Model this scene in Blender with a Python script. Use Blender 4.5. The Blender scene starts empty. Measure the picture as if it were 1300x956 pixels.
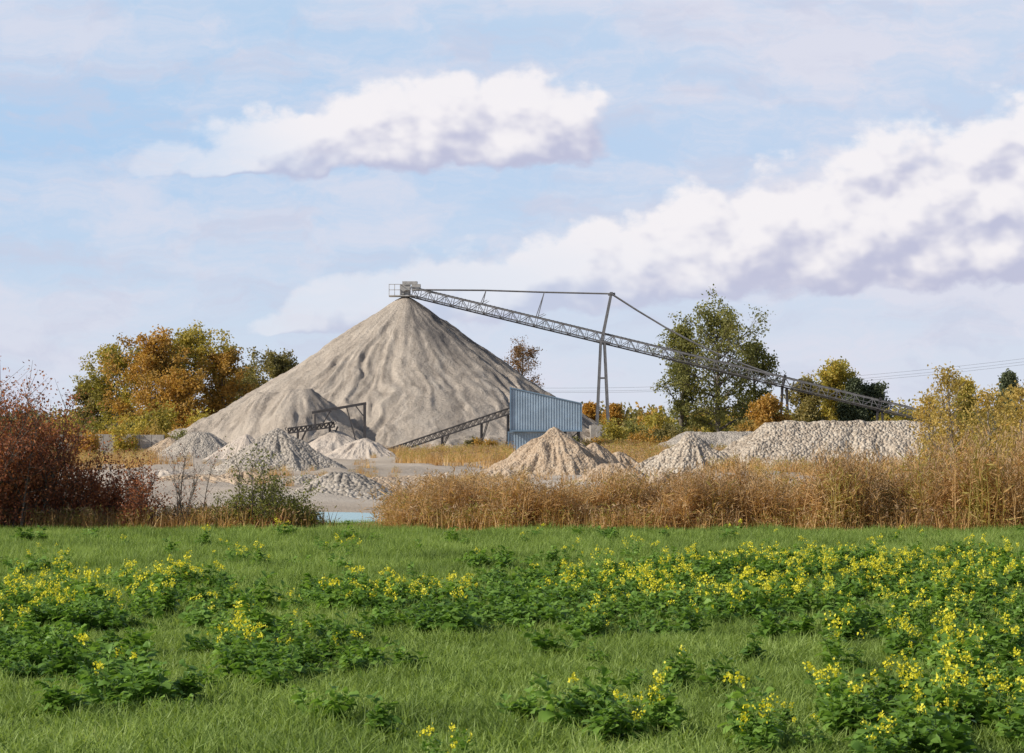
import bpy, math, numpy as np
from mathutils import Vector
R = np.random.default_rng(7)
F = 85/36*1300.0
CAMH = 3.0
HOR = 550.0
def X(px, d): return (px-650)/F*d
def Z(py, d): return CAMH+(HOR-py)/F*d
def W(px, py, d): return np.array([X(px,d), d, Z(py,d)])
scene = bpy.context.scene
COL = scene.collection

# ------------------------------------------------------------ numpy noise
_T = np.random.default_rng(3).random((256,256))
def vnoise(x, y, s=0):
    x = np.asarray(x,float)+s*17.31; y = np.asarray(y,float)+s*9.77
    xi = np.floor(x).astype(int); yi = np.floor(y).astype(int)
    fx = x-xi; fy = y-yi
    fx = fx*fx*(3-2*fx); fy = fy*fy*(3-2*fy)
    a=_T[xi&255,yi&255]; b=_T[(xi+1)&255,yi&255]; c=_T[xi&255,(yi+1)&255]; d=_T[(xi+1)&255,(yi+1)&255]
    return (a*(1-fx)+b*fx)*(1-fy)+(c*(1-fx)+d*fx)*fy
def fbm(x, y, o=4, s=0):
    t=0; a=.5; n=0
    for i in range(o):
        t=t+a*vnoise(x*2**i,y*2**i,s+i*3); n+=a; a*=.5
    return t/n

# ------------------------------------------------------------ mesh accumulator
class Acc:
    def __init__(s): s.v=[]; s.f=[]; s.n=0; s.m=[]; s.sm=[]
    def add(s, verts, faces, mat=0, smooth=False):
        verts=np.asarray(verts,float).reshape(-1,3); faces=np.asarray(faces,int)
        s.v.append(verts); s.f.append(faces+s.n); s.n+=len(verts)
        s.m.append(np.full(len(faces),mat)); s.sm.append(np.full(len(faces),smooth))
    def tube(s, p0, p1, r0, r1=None, n=5, mat=0, cap=False):
        r1 = r0 if r1 is None else r1
        p0=np.asarray(p0,float); p1=np.asarray(p1,float); d=p1-p0; L=np.linalg.norm(d)
        if L<1e-6: return
        d/=L; up=np.array([0,0,1.]) if abs(d[2])<.9 else np.array([1.,0,0])
        a=np.cross(d,up); a/=np.linalg.norm(a); b=np.cross(a,d)
        t=np.arange(n)/n*2*math.pi+(math.pi/4 if n==4 else 0)
        ring=np.cos(t)[:,None]*a+np.sin(t)[:,None]*b
        v=np.vstack([p0+ring*r0,p1+ring*r1])
        i=np.arange(n); j=(i+1)%n
        s.add(v,np.stack([i,j,j+n,i+n],1),mat,n>4)
        if cap and n==4: s.add(v,[[3,2,1,0],[4,5,6,7]],mat)
    def beam(s,p0,p1,w,mat=0): s.tube(p0,p1,w*.7071,None,4,mat,True)
    def box(s,x0,x1,y0,y1,z0,z1,mat=0):
        v=[(x,y,z) for z in (z0,z1) for x,y in ((x0,y0),(x1,y0),(x1,y1),(x0,y1))]
        s.add(v,[[3,2,1,0],[4,5,6,7],[0,1,5,4],[1,2,6,5],[2,3,7,6],[3,0,4,7]],mat)
    def leaves(s,P,D,L,Wd,mat=0,rng=R,fold=.12):
        P=np.asarray(P,float); D=np.asarray(D,float); n=len(P)
        if n==0: return
        D=D/np.linalg.norm(D,axis=1)[:,None]
        q=rng.normal(size=(n,3)); S=np.cross(D,q); S/=np.linalg.norm(S,axis=1)[:,None]+1e-9
        N=np.cross(D,S); L=np.broadcast_to(L,n)[:,None]; Wd=np.broadcast_to(Wd,n)[:,None]
        v=np.stack([P,P+D*.45*L+S*Wd/2+N*L*fold,P+D*L,P+D*.45*L-S*Wd/2+N*L*fold],1)
        s.add(v.reshape(-1,3),np.arange(4*n).reshape(n,4),mat)
    def mesh(s,name,mats):
        me=bpy.data.meshes.new(name); V=np.vstack(s.v)
        me.vertices.add(len(V)); me.vertices.foreach_set('co',V.astype(np.float32).ravel())
        loops=np.concatenate([f.ravel() for f in s.f]); sizes=np.concatenate([np.full(len(f),f.shape[1]) for f in s.f])
        me.loops.add(len(loops)); me.loops.foreach_set('vertex_index',loops.astype(np.int32))
        me.polygons.add(len(sizes)); st=np.concatenate([[0],np.cumsum(sizes)[:-1]])
        me.polygons.foreach_set('loop_start',st.astype(np.int32))
        for m in mats: me.materials.append(m)
        me.polygons.foreach_set('material_index',np.concatenate(s.m).astype(np.int32))
        me.polygons.foreach_set('use_smooth',np.concatenate(s.sm).astype(bool))
        me.update(calc_edges=True); me.validate()
        return me
    def obj(s,name,mats,parent=None,link=True):
        o=bpy.data.objects.new(name,s.mesh(name,mats))
        if link: COL.objects.link(o)
        if parent: o.parent=parent
        return o
def empty(name):
    o=bpy.data.objects.new(name,None); COL.objects.link(o); return o

# ------------------------------------------------------------ materials
def newmat(name):
    m=bpy.data.materials.new(name); m.use_nodes=True; nt=m.node_tree; nt.nodes.clear()
    out=nt.nodes.new('ShaderNodeOutputMaterial'); return m,nt,out
def ramp(nt,fac,stops):
    r=nt.nodes.new('ShaderNodeValToRGB'); e=r.color_ramp.elements
    while len(e)<len(stops): e.new(.5)
    for i,(p,c) in enumerate(stops): e[i].position=p; e[i].color=(*c,1)
    nt.links.new(fac,r.inputs[0]); return r.outputs[0]
def mix(nt,f,a,b,mode='MIX'):
    n=nt.nodes.new('ShaderNodeMix'); n.data_type='RGBA'; n.blend_type=mode
    for s,v in ((n.inputs[0],f),(n.inputs[6],a),(n.inputs[7],b)):
        if hasattr(v,'is_output'): nt.links.new(v,s)
        elif isinstance(v,(tuple,list)): s.default_value=(*v,1) if len(v)==3 else v
        else: s.default_value=v
    return n.outputs[2]
def MA(nt,op,a,b=None,c=None,clamp=False):
    n=nt.nodes.new('ShaderNodeMath'); n.operation=op; n.use_clamp=clamp
    for i,v in enumerate((a,b,c)):
        if v is None: continue
        if hasattr(v,'is_output'): nt.links.new(v,n.inputs[i])
        else: n.inputs[i].default_value=v
    return n.outputs[0]
def noise(nt,vec,scale,detail=4,rough=.55):
    n=nt.nodes.new('ShaderNodeTexNoise'); n.inputs['Scale'].default_value=scale
    n.inputs['Detail'].default_value=detail; n.inputs['Roughness'].default_value=rough
    if vec is not None: nt.links.new(vec,n.inputs['Vector'])
    return n.outputs[0]
def combn(nt,x,y,z=0.):
    n=nt.nodes.new('ShaderNodeCombineXYZ')
    for i,v in enumerate((x,y,z)):
        if hasattr(v,'is_output'): nt.links.new(v,n.inputs[i])
        else: n.inputs[i].default_value=v
    return n.outputs[0]
def pos(nt): return nt.nodes.new('ShaderNodeNewGeometry').outputs['Position']
def leafmat(name,cols,nscale=.5,transl=.35,inst=False,rough=.55,k=1.0):
    cols=[tuple(min(.9,v*k) for v in c) for c in cols]
    m,nt,out=newmat(name); g=nt.nodes.new('ShaderNodeNewGeometry')
    n=noise(nt,g.outputs['Position'],nscale,1)
    n=MA(nt,'MULTIPLY_ADD',n,1.5,-.5)
    f=MA(nt,'MULTIPLY_ADD',g.outputs['Random Per Island'],.45,MA(nt,'MULTIPLY',n,.62),clamp=True)
    if inst:
        oi=nt.nodes.new('ShaderNodeObjectInfo')
        f=MA(nt,'MULTIPLY_ADD',oi.outputs['Random'],.3,MA(nt,'MULTIPLY',f,.75),clamp=True)
    c=ramp(nt,f,[(i/(len(cols)-1),q) for i,q in enumerate(cols)])
    b=nt.nodes.new('ShaderNodeBsdfPrincipled'); b.inputs['Roughness'].default_value=rough
    b.inputs['Specular IOR Level'].default_value=.3
    nt.links.new(c,b.inputs['Base Color'])
    t=nt.nodes.new('ShaderNodeBsdfTranslucent'); nt.links.new(mix(nt,1.0,c,(1.25,1.25,.7),'MULTIPLY'),t.inputs[0])
    ms=nt.nodes.new('ShaderNodeMixShader'); ms.inputs[0].default_value=transl
    nt.links.new(b.outputs[0],ms.inputs[1]); nt.links.new(t.outputs[0],ms.inputs[2]); nt.links.new(ms.outputs[0],out.inputs[0])
    return m
def simple(name,col,rough=.7,metal=0,var=.25,scale=2.0,bump=0):
    m,nt,out=newmat(name); p=pos(nt); n=noise(nt,p,scale,5,.65)
    lo=tuple(k*(1-var) for k in col); hi=tuple(min(1,k*(1+var)) for k in col)
    c=ramp(nt,n,[(.3,lo),(.7,hi)])
    b=nt.nodes.new('ShaderNodeBsdfPrincipled'); b.inputs['Roughness'].default_value=rough; b.inputs['Metallic'].default_value=metal
    nt.links.new(c,b.inputs['Base Color'])
    if bump:
        bp=nt.nodes.new('ShaderNodeBump'); bp.inputs['Distance'].default_value=bump; nt.links.new(noise(nt,p,scale*4,5),bp.inputs['Height']); nt.links.new(bp.outputs[0],b.inputs['Normal'])
    nt.links.new(b.outputs[0],out.inputs[0]); return m
def gravel(name,cols,cell=4.0,bumpd=.15,contrast=.6,big=.25,b2=.25):
    m,nt,out=newmat(name); p=pos(nt)
    v=nt.nodes.new('ShaderNodeTexVoronoi'); v.inputs['Scale'].default_value=cell; nt.links.new(p,v.inputs['Vector'])
    sep=nt.nodes.new('ShaderNodeSeparateColor'); nt.links.new(v.outputs['Color'],sep.inputs[0])
    n=noise(nt,p,big,5,.6)
    f=MA(nt,'MULTIPLY_ADD',sep.outputs[0],contrast,MA(nt,'MULTIPLY',n,1-contrast),clamp=True)
    c=ramp(nt,f,[(.12,cols[0]),(.5,cols[1]),(.88,cols[2])])
    b=nt.nodes.new('ShaderNodeBsdfPrincipled'); b.inputs['Roughness'].default_value=.95; b.inputs['Specular IOR Level'].default_value=.1
    nt.links.new(c,b.inputs['Base Color'])
    bp=nt.nodes.new('ShaderNodeBump'); bp.inputs['Distance'].default_value=bumpd; bp.invert=True
    nt.links.new(v.outputs['Distance'],bp.inputs['Height'])
    bp2=nt.nodes.new('ShaderNodeBump'); bp2.inputs['Distance'].default_value=b2; bp2.inputs['Strength'].default_value=.6
    nt.links.new(noise(nt,p,1.2,6,.65),bp2.inputs['Height']); nt.links.new(bp.outputs[0],bp2.inputs['Normal'])
    nt.links.new(bp2.outputs[0],b.inputs['Normal']); nt.links.new(b.outputs[0],out.inputs[0]); return m

M_bark=simple('bark',(.12,.10,.08),.9,var=.4,scale=3)
M_barkl=simple('bark_light',(.26,.23,.19),.9,var=.4,scale=3)
M_steel=simple('galvanised_steel_weathered',(.17,.165,.165),.6,.2,.35,1.5)
M_dark=simple('dark_steel',(.06,.055,.055),.6,.3,.4,1.5)
M_pale=simple('pale_painted_steel',(.42,.40,.37),.6,0,.25,2)
M_belt=simple('rubber_belt_dusty',(.13,.12,.11),.9,0,.3,1)
M_concrete=simple('concrete',(.36,.33,.29),.9,0,.25,.7,.05)
M_blue=simple('blue_corrugated_sheet',(.33,.42,.50),.5,0,.18,.5)
M_bluedark=simple('blue_trim',(.16,.24,.32),.5,0,.12,.5)
M_gravel=gravel('washed_gravel',((.25,.20,.15),(.47,.39,.30),(.60,.53,.43)),4.5,.2,.5)
M_gravelgrey=gravel('grey_gravel',((.20,.175,.145),(.37,.325,.27),(.51,.455,.385)),5,.12,.5)
M_sand=gravel('pale_sand',((.40,.335,.27),(.51,.435,.36),(.60,.53,.445)),7,.05,.3,.4)
M_sandbr=gravel('brown_sand',((.28,.195,.125),(.45,.34,.235),(.58,.475,.355)),6,.08,.35,.5,.4)

CX,CY=X(515,400),400.0; CH=Z(376,400)
def pilemat():
    m,nt,out=newmat('stockpile_gravel'); p=pos(nt)
    M=lambda *a,**k: MA(nt,*a,**k)
    s=nt.nodes.new('ShaderNodeSeparateXYZ'); nt.links.new(p,s.inputs[0])
    dx=M('SUBTRACT',s.outputs[0],float(CX)); dy=M('SUBTRACT',s.outputs[1],CY)
    r=M('SQRT',M('ADD',M('MULTIPLY',dx,dx),M('MULTIPLY',dy,dy))); th=M('ARCTAN2',dy,dx)
    wrp=M('MULTIPLY',M('SUBTRACT',noise(nt,p,.08,3),.5),.55); tw=M('ADD',th,wrp)
    st=noise(nt,combn(nt,M('MULTIPLY',tw,16.),M('MULTIPLY',r,.07)),1.,5,.65)
    n=noise(nt,p,.3,8,.7); n2=noise(nt,p,3.5,4,.75)
    f=M('ADD',M('MULTIPLY',st,.5),M('MULTIPLY',n,.27)); f=M('MULTIPLY_ADD',n2,.23,f,clamp=True)
    c=ramp(nt,f,[(.38,(.29,.245,.20)),(.5,(.45,.385,.315)),(.62,(.59,.515,.425))])
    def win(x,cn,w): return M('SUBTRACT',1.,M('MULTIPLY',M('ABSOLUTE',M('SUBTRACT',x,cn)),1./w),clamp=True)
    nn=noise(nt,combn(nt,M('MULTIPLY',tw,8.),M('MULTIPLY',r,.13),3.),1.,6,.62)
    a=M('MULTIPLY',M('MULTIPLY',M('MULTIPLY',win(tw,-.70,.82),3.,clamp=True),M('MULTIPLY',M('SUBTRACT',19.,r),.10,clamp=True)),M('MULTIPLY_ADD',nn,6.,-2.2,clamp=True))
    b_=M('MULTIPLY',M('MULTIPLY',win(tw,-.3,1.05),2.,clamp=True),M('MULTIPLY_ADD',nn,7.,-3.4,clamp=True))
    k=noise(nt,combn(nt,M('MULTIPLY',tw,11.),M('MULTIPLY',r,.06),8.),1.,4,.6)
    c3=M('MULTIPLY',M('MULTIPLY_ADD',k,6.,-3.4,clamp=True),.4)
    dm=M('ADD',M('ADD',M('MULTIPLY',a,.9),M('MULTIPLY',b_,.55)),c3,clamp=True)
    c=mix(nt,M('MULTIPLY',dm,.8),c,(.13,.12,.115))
    b=nt.nodes.new('ShaderNodeBsdfPrincipled'); b.inputs['Roughness'].default_value=.95; b.inputs['Specular IOR Level'].default_value=.1
    nt.links.new(c,b.inputs['Base Color'])
    bp=nt.nodes.new('ShaderNodeBump'); bp.inputs['Distance'].default_value=.4; nt.links.new(noise(nt,p,2.2,6,.75),bp.inputs['Height'])
    nt.links.new(bp.outputs[0],b.inputs['Normal']); nt.links.new(b.outputs[0],out.inputs[0]); return m
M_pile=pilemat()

# ------------------------------------------------------------ ground
def groundmat():
    m,nt,out=newmat('ground'); p=pos(nt); sx=nt.nodes.new('ShaderNodeSeparateXYZ'); nt.links.new(p,sx.inputs[0])
    y=sx.outputs[1]; n=noise(nt,p,.15,5,.6); nf=noise(nt,p,2.5,6,.7)
    green=ramp(nt,nf,[(.3,(.06,.085,.025)),(.7,(.13,.18,.05))])
    dry=ramp(nt,nf,[(.3,(.10,.07,.035)),(.7,(.22,.17,.09))])
    nb=noise(nt,p,.06,6,.65)
    sand=ramp(nt,nb,[(.3,(.37,.31,.245)),(.5,(.49,.42,.34)),(.7,(.58,.515,.43))])
    sand=mix(nt,MA(nt,'MULTIPLY',nf,.45),sand,(.28,.22,.165))
    far=ramp(nt,noise(nt,p,.02,4,.6),[(.35,(.10,.12,.04)),(.65,(.20,.17,.09))])
    yn=MA(nt,'MULTIPLY_ADD',n,6.0,y)
    def step(a,b): 
        return MA(nt,'DIVIDE',MA(nt,'SUBTRACT',yn,a),b-a,clamp=True)
    c=mix(nt,step(74.5,75.5),green,dry)
    c=mix(nt,step(82,84),c,sand)
    yn=MA(nt,'MULTIPLY_ADD',n,60.0,y)
    c=mix(nt,step(420,440),c,far)
    b=nt.nodes.new('ShaderNodeBsdfPrincipled'); b.inputs['Roughness'].default_value=1; b.inputs['Specular IOR Level'].default_value=.05
    nt.links.new(c,b.inputs['Base Color'])
    bp=nt.nodes.new('ShaderNodeBump'); bp.inputs['Distance'].default_value=.12; nt.links.new(nf,bp.inputs['Height']); nt.links.new(bp.outputs[0],b.inputs['Normal'])
    nt.links.new(b.outputs[0],out.inputs[0]); return m
xs=np.unique(np.concatenate([np.linspace(-6000,-80,12),np.linspace(-80,80,161),np.linspace(80,6000,12)]))
ys=np.unique(np.concatenate([np.linspace(-400,10,6),np.linspace(10,430,361),np.linspace(430,9000,14)]))
gx,gy=np.meshgrid(xs,ys)
def gz(x,y):
    a=(fbm(x*.25,y*.25,4,5)-.5)*.25*np.where(y<70,.35,1)
    b=(fbm(x*.14,y*.06,4,9)-.5)*1.9*np.clip((y-98)/30,0,1)*np.clip((400-y)/30,0,1)
    return a*.5*(np.abs(x)<79)*(y<429)*(y>11)*np.where(y>83,np.clip((y-94)/10,0,1),1)+b*(np.abs(x)<79)
ga=Acc(); nx=len(xs); ny=len(ys)
ii=np.arange(nx*ny).reshape(ny,nx)
ga.add(np.stack([gx,gy,gz(gx,gy)],-1).reshape(-1,3),np.stack([ii[:-1,:-1],ii[:-1,1:],ii[1:,1:],ii[1:,:-1]],-1).reshape(-1,4),0,True)
ga.obj('ground',[groundmat()])

# pond
m,nt,out=newmat('pond_water'); b=nt.nodes.new('ShaderNodeBsdfPrincipled'); b.inputs['Base Color'].default_value=(.29,.48,.50,1); b.inputs['Roughness'].default_value=.25; b.inputs['Specular IOR Level'].default_value=.25
bp=nt.nodes.new('ShaderNodeBump'); bp.inputs['Distance'].default_value=.03; bp.inputs['Strength'].default_value=.8; nt.links.new(noise(nt,pos(nt),3,3),bp.inputs['Height']); nt.links.new(bp.outputs[0],b.inputs['Normal'])
nt.links.new(b.outputs[0],out.inputs[0])
pa=Acc(); t=np.linspace(0,2*math.pi,80,endpoint=False)
rr=1+.2*(fbm(np.cos(t)*2+5,np.sin(t)*2+5,3)-.5)
cx=X(350,84)
ring=np.stack([cx+np.cos(t)*6.2*rr,83.6+np.sin(t)*5.6*rr,np.full(80,.09)],1)
pa.add(np.vstack([ring,[[cx,83.6,.09]]]),[[i,(i+1)%80,80] for i in range(80)])
pa.obj('pond_water',[m])

# ------------------------------------------------------------ piles
def pile(name,x0,x1,y0,y1,step,hf,mat):
    gx,gy=np.meshgrid(np.arange(x0,x1,step),np.arange(y0,y1,step)); h=hf(gx,gy)
    ny,nx=gx.shape; ii=np.arange(nx*ny).reshape(ny,nx)
    f=np.stack([ii[:-1,:-1],ii[:-1,1:],ii[1:,1:],ii[1:,:-1]],-1).reshape(-1,4)
    keep=(h.ravel()[f].max(1)>-.9); f=f[keep]
    used=np.unique(f); mp=-np.ones(nx*ny,int); mp[used]=np.arange(len(used))
    a=Acc(); a.add(np.stack([gx,gy,np.maximum(h,-1.2)],-1).reshape(-1,3)[used],mp[f],0,True)
    return a.obj(name,[mat])
def smax(a,b,k): 
    h=np.clip(.5+.5*(a-b)/k,0,1); return b*(1-h)+a*h+k*h*(1-h)
def mainh(x,y):
    dx=x-CX; dy=y-CY; r=np.hypot(dx,dy); th=np.arctan2(dy,dx)
    wob=1+.07*(fbm(np.cos(th)*1.5+4,np.sin(th)*1.5+4,2,2)-.5)*2
    h=CH-(np.sqrt(r*r+.8)-.9)*.69*wob+.0016*np.maximum(r-8,0)**2
    warp=(fbm(x*.09,y*.09,3,8)-.5)*.5*np.clip(r/25,.25,1)
    thw=th+warp
    g=1-np.abs(2*fbm(thw*7,r*.05+2,3,4)-1)*1.6
    g2=fbm(thw*24,r*.12,4,6)
    amp=np.clip((r-4)/16,.06,1)*np.clip((46-r)/12,.2,1)
    front=.5+.5*np.cos(th+1.0)
    patch=np.clip(fbm(x*.06,y*.06,2,31)*2.4-.6,.3,1)
    h=h+(g-.6)*1.9*amp*front*patch+(g2-.5)*1.7*amp*(.35+.65*front)*patch
    slump=fbm(x*.13,y*.13,4,21); h=h+(slump-.5)*1.0*np.clip((r-6)/12,0,1)
    h=h+(fbm(x*.7,y*.7,4,1)-.5)*.6*np.clip(r/6,0,1)
    def lobe(px,d,py,sl,fl=0.0,sx=1.0):
        cx=X(px,d); rr=np.hypot((x-cx)*sx,y-d); rr=rr*(1+.4*(fbm(x*.15,y*.15,3,int(px)%7)-.5))
        return Z(py,d)-np.maximum(rr-fl,0)*sl+(fbm(x*.5,y*.5,3,2)-.5)*1.0+(fbm(np.arctan2(y-d,x-cx)*6,rr*.15,3,3)-.5)*2.0*np.clip(rr/5,0,1)
    for L in ((378,366,496,.9,2.2),(345,369,499,.8,2.0),(308,371,515,.75,2.0),(272,371,532,.65,1.8),(240,372,547,.45,1.6),(420,361,536,.6,1.6),(700,385,535,.5,3),(560,364,560,.4,2),(610,366,556,.4,2.5)):
        h=smax(h,lobe(*L),.4)
    return h
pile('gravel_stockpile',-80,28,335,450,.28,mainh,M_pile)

def cone(name,px,d,py,rpx,mat,fl=0,len_px=0,exp=1.0,step=None,rough=.35,seed=1):
    cx=X(px,d); h0=Z(py,d); r0=rpx/F*d; ln=len_px/F*d; sl=h0/max(r0-fl,.1)
    def hf(x,y):
        xx=np.maximum(np.abs(x-cx)-ln/2,0); r=np.hypot(xx,y-d); th=np.arctan2(y-d,x-cx)
        r=r*(1+.3*(fbm(np.cos(th)*1.6+seed,np.sin(th)*1.6+seed,2,seed)-.5))
        rr=np.sqrt(np.maximum(r-fl,0)**2+.04)-.2
        h=h0-rr*sl
        h=h+(fbm(th*5+(x-cx)*.3,r*.3,3,seed)-.5)*rough*1.6*np.clip(r/r0*2,0,1)+(fbm(x*1.1,y*1.1,4,seed+2)-.5)*rough
        return np.where(h<.5,h+(.5-h)**2*.25*(h>-.5),h)
    e=r0*1.25+ln/2; e2=r0*1.3
    return pile(name,cx-e,cx+e,d-e2,d+e2,step or max(.08,r0/55),hf,mat)
for px,d,py,r,mt,k in (
 (352,184,544,88,M_gravelgrey,dict(seed=2,rough=.4)),
 (425,300,546,72,M_sand,dict(seed=3,rough=.4)),
 (462,292,556,50,M_sand,dict(seed=33,rough=.4)),
 (255,290,549,62,M_gravelgrey,dict(fl=1.0,seed=4)),
 (312,270,552,50,M_sand,dict(seed=12)),
 (215,300,556,50,M_sandbr,dict(seed=14)),
 (437,118,599,66,M_gravelgrey,dict(fl=.4,seed=5,rough=.25)),
 (385,132,603,55,M_gravelgrey,dict(fl=.2,seed=25,rough=.22)),
 (475,124,606,60,M_sandbr,dict(fl=.4,seed=35,rough=.22)),
 (255,140,604,90,M_sandbr,dict(fl=.6,seed=6,rough=.35)),
 (205,150,598,60,M_sand,dict(fl=.4,seed=36,rough=.3)),
 (310,150,600,50,M_sandbr,dict(fl=.4,seed=37,rough=.3)),
 (520,150,606,70,M_sandbr,dict(fl=1.0,seed=16,rough=.2)),
 (640,150,598,60,M_sandbr,dict(fl=.6,seed=27,rough=.3)),
 (590,160,603,60,M_sand,dict(fl=1,seed=28,rough=.3)),
 ): cone('gravel_mound',px,d,py,r,mt,**k)
for px,d,py,r,mt,k in (
 (703,172,544,84,M_sandbr,dict(seed=7,rough=.6)),
 (755,178,562,48,M_sandbr,dict(seed=17,rough=.5)),
 (785,184,574,40,M_sandbr,dict(seed=18,rough=.4)),
 (878,176,550,68,M_gravel,dict(seed=8,rough=.5)),
 (838,180,578,44,M_gravel,dict(seed=9,rough=.4)),
 (780,130,590,60,M_sandbr,dict(fl=.5,seed=19,rough=.3)),
 (860,125,600,60,M_sandbr,dict(fl=.5,seed=20,rough=.3)),
 ): cone('sand_mound',px,d,py,r,mt,**k)
cone('gravel_ridge',1090,186,535,100,M_gravel,fl=.5,len_px=215,seed=10,rough=.5,step=.13)
cone('gravel_ridge',940,330,549,70,M_gravelgrey,fl=1,len_px=120,seed=13,rough=.7,step=.25)

# ------------------------------------------------------------ big stacker conveyor
stk=empty('stacker_conveyor')
A0=W(522,371,400); B0=W(1175,529,384)
axis=B0-A0; Lc=np.linalg.norm(axis); ax=axis/Lc; side=np.array([0,1.,0])-ax*ax[1]; side/=np.linalg.norm(side); upn=np.cross(side,ax); upn*=np.sign(upn[2])
hh=1.55; hw=.9; NP=60
a=Acc(); 
def cp(t,s,u): return A0+ax*Lc*t+side*s*hw+upn*u*hh/2
for s in (-1,1):
    for u in (-1,1): a.beam(cp(0,s,u),cp(1,s,u),.15)
    for i in range(NP+1):
        a.beam(cp(i/NP,s,-1),cp(i/NP,s,1),.09)
        if i<NP:
            a.beam(cp(i/NP,s,-1 if i%2 else 1),cp((i+1)/NP,s,1 if i%2 else -1),.09)
for i in range(NP+1):
    a.beam(cp(i/NP,-1,-1),cp(i/NP,1,-1),.08)
    if i<NP: a.beam(cp(i/NP,-1,-1),cp((i+1)/NP,1,-1),.06)
a.obj('truss',[M_steel],stk)
a=Acc()
for s,u in ((0,1.25),(0,-.5)):
    q=[cp(0,-.75,u),cp(1,-.75,u),cp(1,.75,u),cp(0,.75,u)]; q2=[p-upn*.06 for p in q]
    a.add(q+q2,[[0,1,2,3],[7,6,5,4],[0,4,5,1],[2,6,7,3]])
a.obj('belt',[M_belt],stk)
a=Acc()
for i in range(NP*2):
    t=i/(NP*2); a.tube(cp(t,-.8,1.12),cp(t,.8,1.12),.08,n=6)
    a.beam(cp(t,-.85,1),cp(t,-.85,1.3),.09); 
a.obj('idler_rollers',[M_dark],stk)
a=Acc()
q=[cp(0,-1.12,-.75),cp(1,-1.12,-.75),cp(1,-2.0,-.75),cp(0,-2.0,-.75)]
a.add(q+[p-upn*.06 for p in q],[[0,1,2,3],[7,6,5,4],[0,4,5,1],[2,6,7,3],[0,3,7,4],[1,5,6,2]])
for i in range(NP//2+1):
    t=i/(NP//2); a.beam(cp(t,-2.0,-.75),cp(t,-2.0,.75),.06)
a.beam(cp(0,-2,.75),cp(1,-2,.75),.06); a.beam(cp(0,-2,0),cp(1,-2,0),.045)
a.obj('walkway',[M_steel],stk)
a=Acc()
def PX(px,py,dd=0): return W(px,py,400+dd)
for dd in (-1.3,1.3):
    for x in (494,501,508): a.beam(PX(x,361,dd),PX(x,375,dd),.1)
    for y in (361,368,375): a.beam(PX(494,y,dd),PX(528,y,dd),.1)
for x in (494,508): 
    for y in (361,368,375): a.beam(PX(x,y,-1.3),PX(x,y,1.3),.1)
q=PX(494,375.6); q2=PX(530,375.6); a.box(q[0],q2[0],398.6,401.4,q[2]-.14,q[2]-.02)
a.obj('head_platform_railing',[M_pale],stk)
a=Acc()
p0=PX(508,361); p1=PX(521,374); a.box(p0[0],p1[0],399.3,400.9,p1[2],p0[2])
p0=PX(511,357.5); p1=PX(530,361); a.box(p0[0],p1[0],399.1,401,p1[2]+.02,p0[2])
p0=PX(523,361); p1=PX(534,369); a.box(p0[0],p1[0],399.0,401,p1[2],p0[2])
a.tube(PX(517,372,-1.1),PX(517,372,1.1),.55,n=14)
a.beam(PX(512,374),PX(513,379),.5)
a.obj('head_drive',[M_pale,M_dark],stk)
def tAt(px): return (px-522)/(1175-522)
a=Acc(); tm=tAt(768); top=W(776,373,A0[1]+axis[1]*tm)
my=A0[1]+axis[1]*tm
for s in (-1,1):
    base=W(764,433,my)+np.array([0,s*1.7,0])
    a.beam(base,top+np.array([0,s*.5,0]),.42)
    for fx in (758.5,771.5):
        f=np.array([X(fx,my)+(fx-765)/F*my*.35,my+s*3.0,-.2])
        a.beam(np.array([X(765+(fx-765)*.35,my),my+s*1.7,Z(433,my)]),f,.34)
    a.beam(W(757,433,my)+[0,s*1.7,0],W(775,436,my)+[0,s*1.7,0],.34)
    a.beam(W(760.5,480,my)+[0,s*2.2,0],W(769.5,480,my)+[0,s*2.2,0],.2)
a.beam(W(771,400,my)+[0,-1.3,0],W(771,400,my)+[0,1.3,0],.2)
for y in (433,436): a.beam(W(765,y,my)+[0,-1.8,0],W(765,y,my)+[0,1.8,0],.3)
a.beam(top-[0,.8,0],top+[0,.8,0],.5); a.beam(W(772,374,my),W(781,373,my),.4)
a.obj('mast',[M_steel],stk)
a=Acc()
for s in (-1,1):
    o=np.array([0,s*.8,0])
    pts=[W(540,368,399),W(615,368.6,398),W(690,371,396.5),top]
    pts=[p+o for p in pts]
    for p,q in zip(pts[:-1],pts[1:]): a.tube(p,q,.1,n=6)
    e=cp(tAt(985),s,1); pts=[top+o+(e-top-o)*k-np.array([0,0,1.2*math.sin(k*math.pi)]) for k in np.linspace(0,1,7)]
    for p,q in zip(pts[:-1],pts[1:]): a.tube(p,q,.11,n=6)
    for x0,x1 in ((617,613),(691,685)):
        q=cp(tAt(x1),s,1); p=W(x0,369 if x0<650 else 371,q[1]); a.beam(q,p,.13)
        a.beam(q,cp(tAt(x0+3),s,1)+upn*.9,.08)
a.obj('stay_cables',[M_steel],stk)
a=Acc()
for px in (1000,1118):
    t=tAt(px)
    for s in (-1,1):
        b0=cp(t,s,-1)
        a.beam(b0,[b0[0]-.5,b0[1]+s*.6,-.2],.3); a.beam(b0+ax*.7,[b0[0]+1.1,b0[1]+s*.6,-.2],.3)
        a.beam(cp(t,s,-1),cp(t,s,1.6),.3)
        a.beam([b0[0]-.3,b0[1],b0[2]*.5],[b0[0]+.9,b0[1],b0[2]*.5],.15)
    a.beam(cp(t,-1,-1),cp(t,1,-1),.3)
a.obj('trestle_supports',[M_dark],stk)

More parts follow.
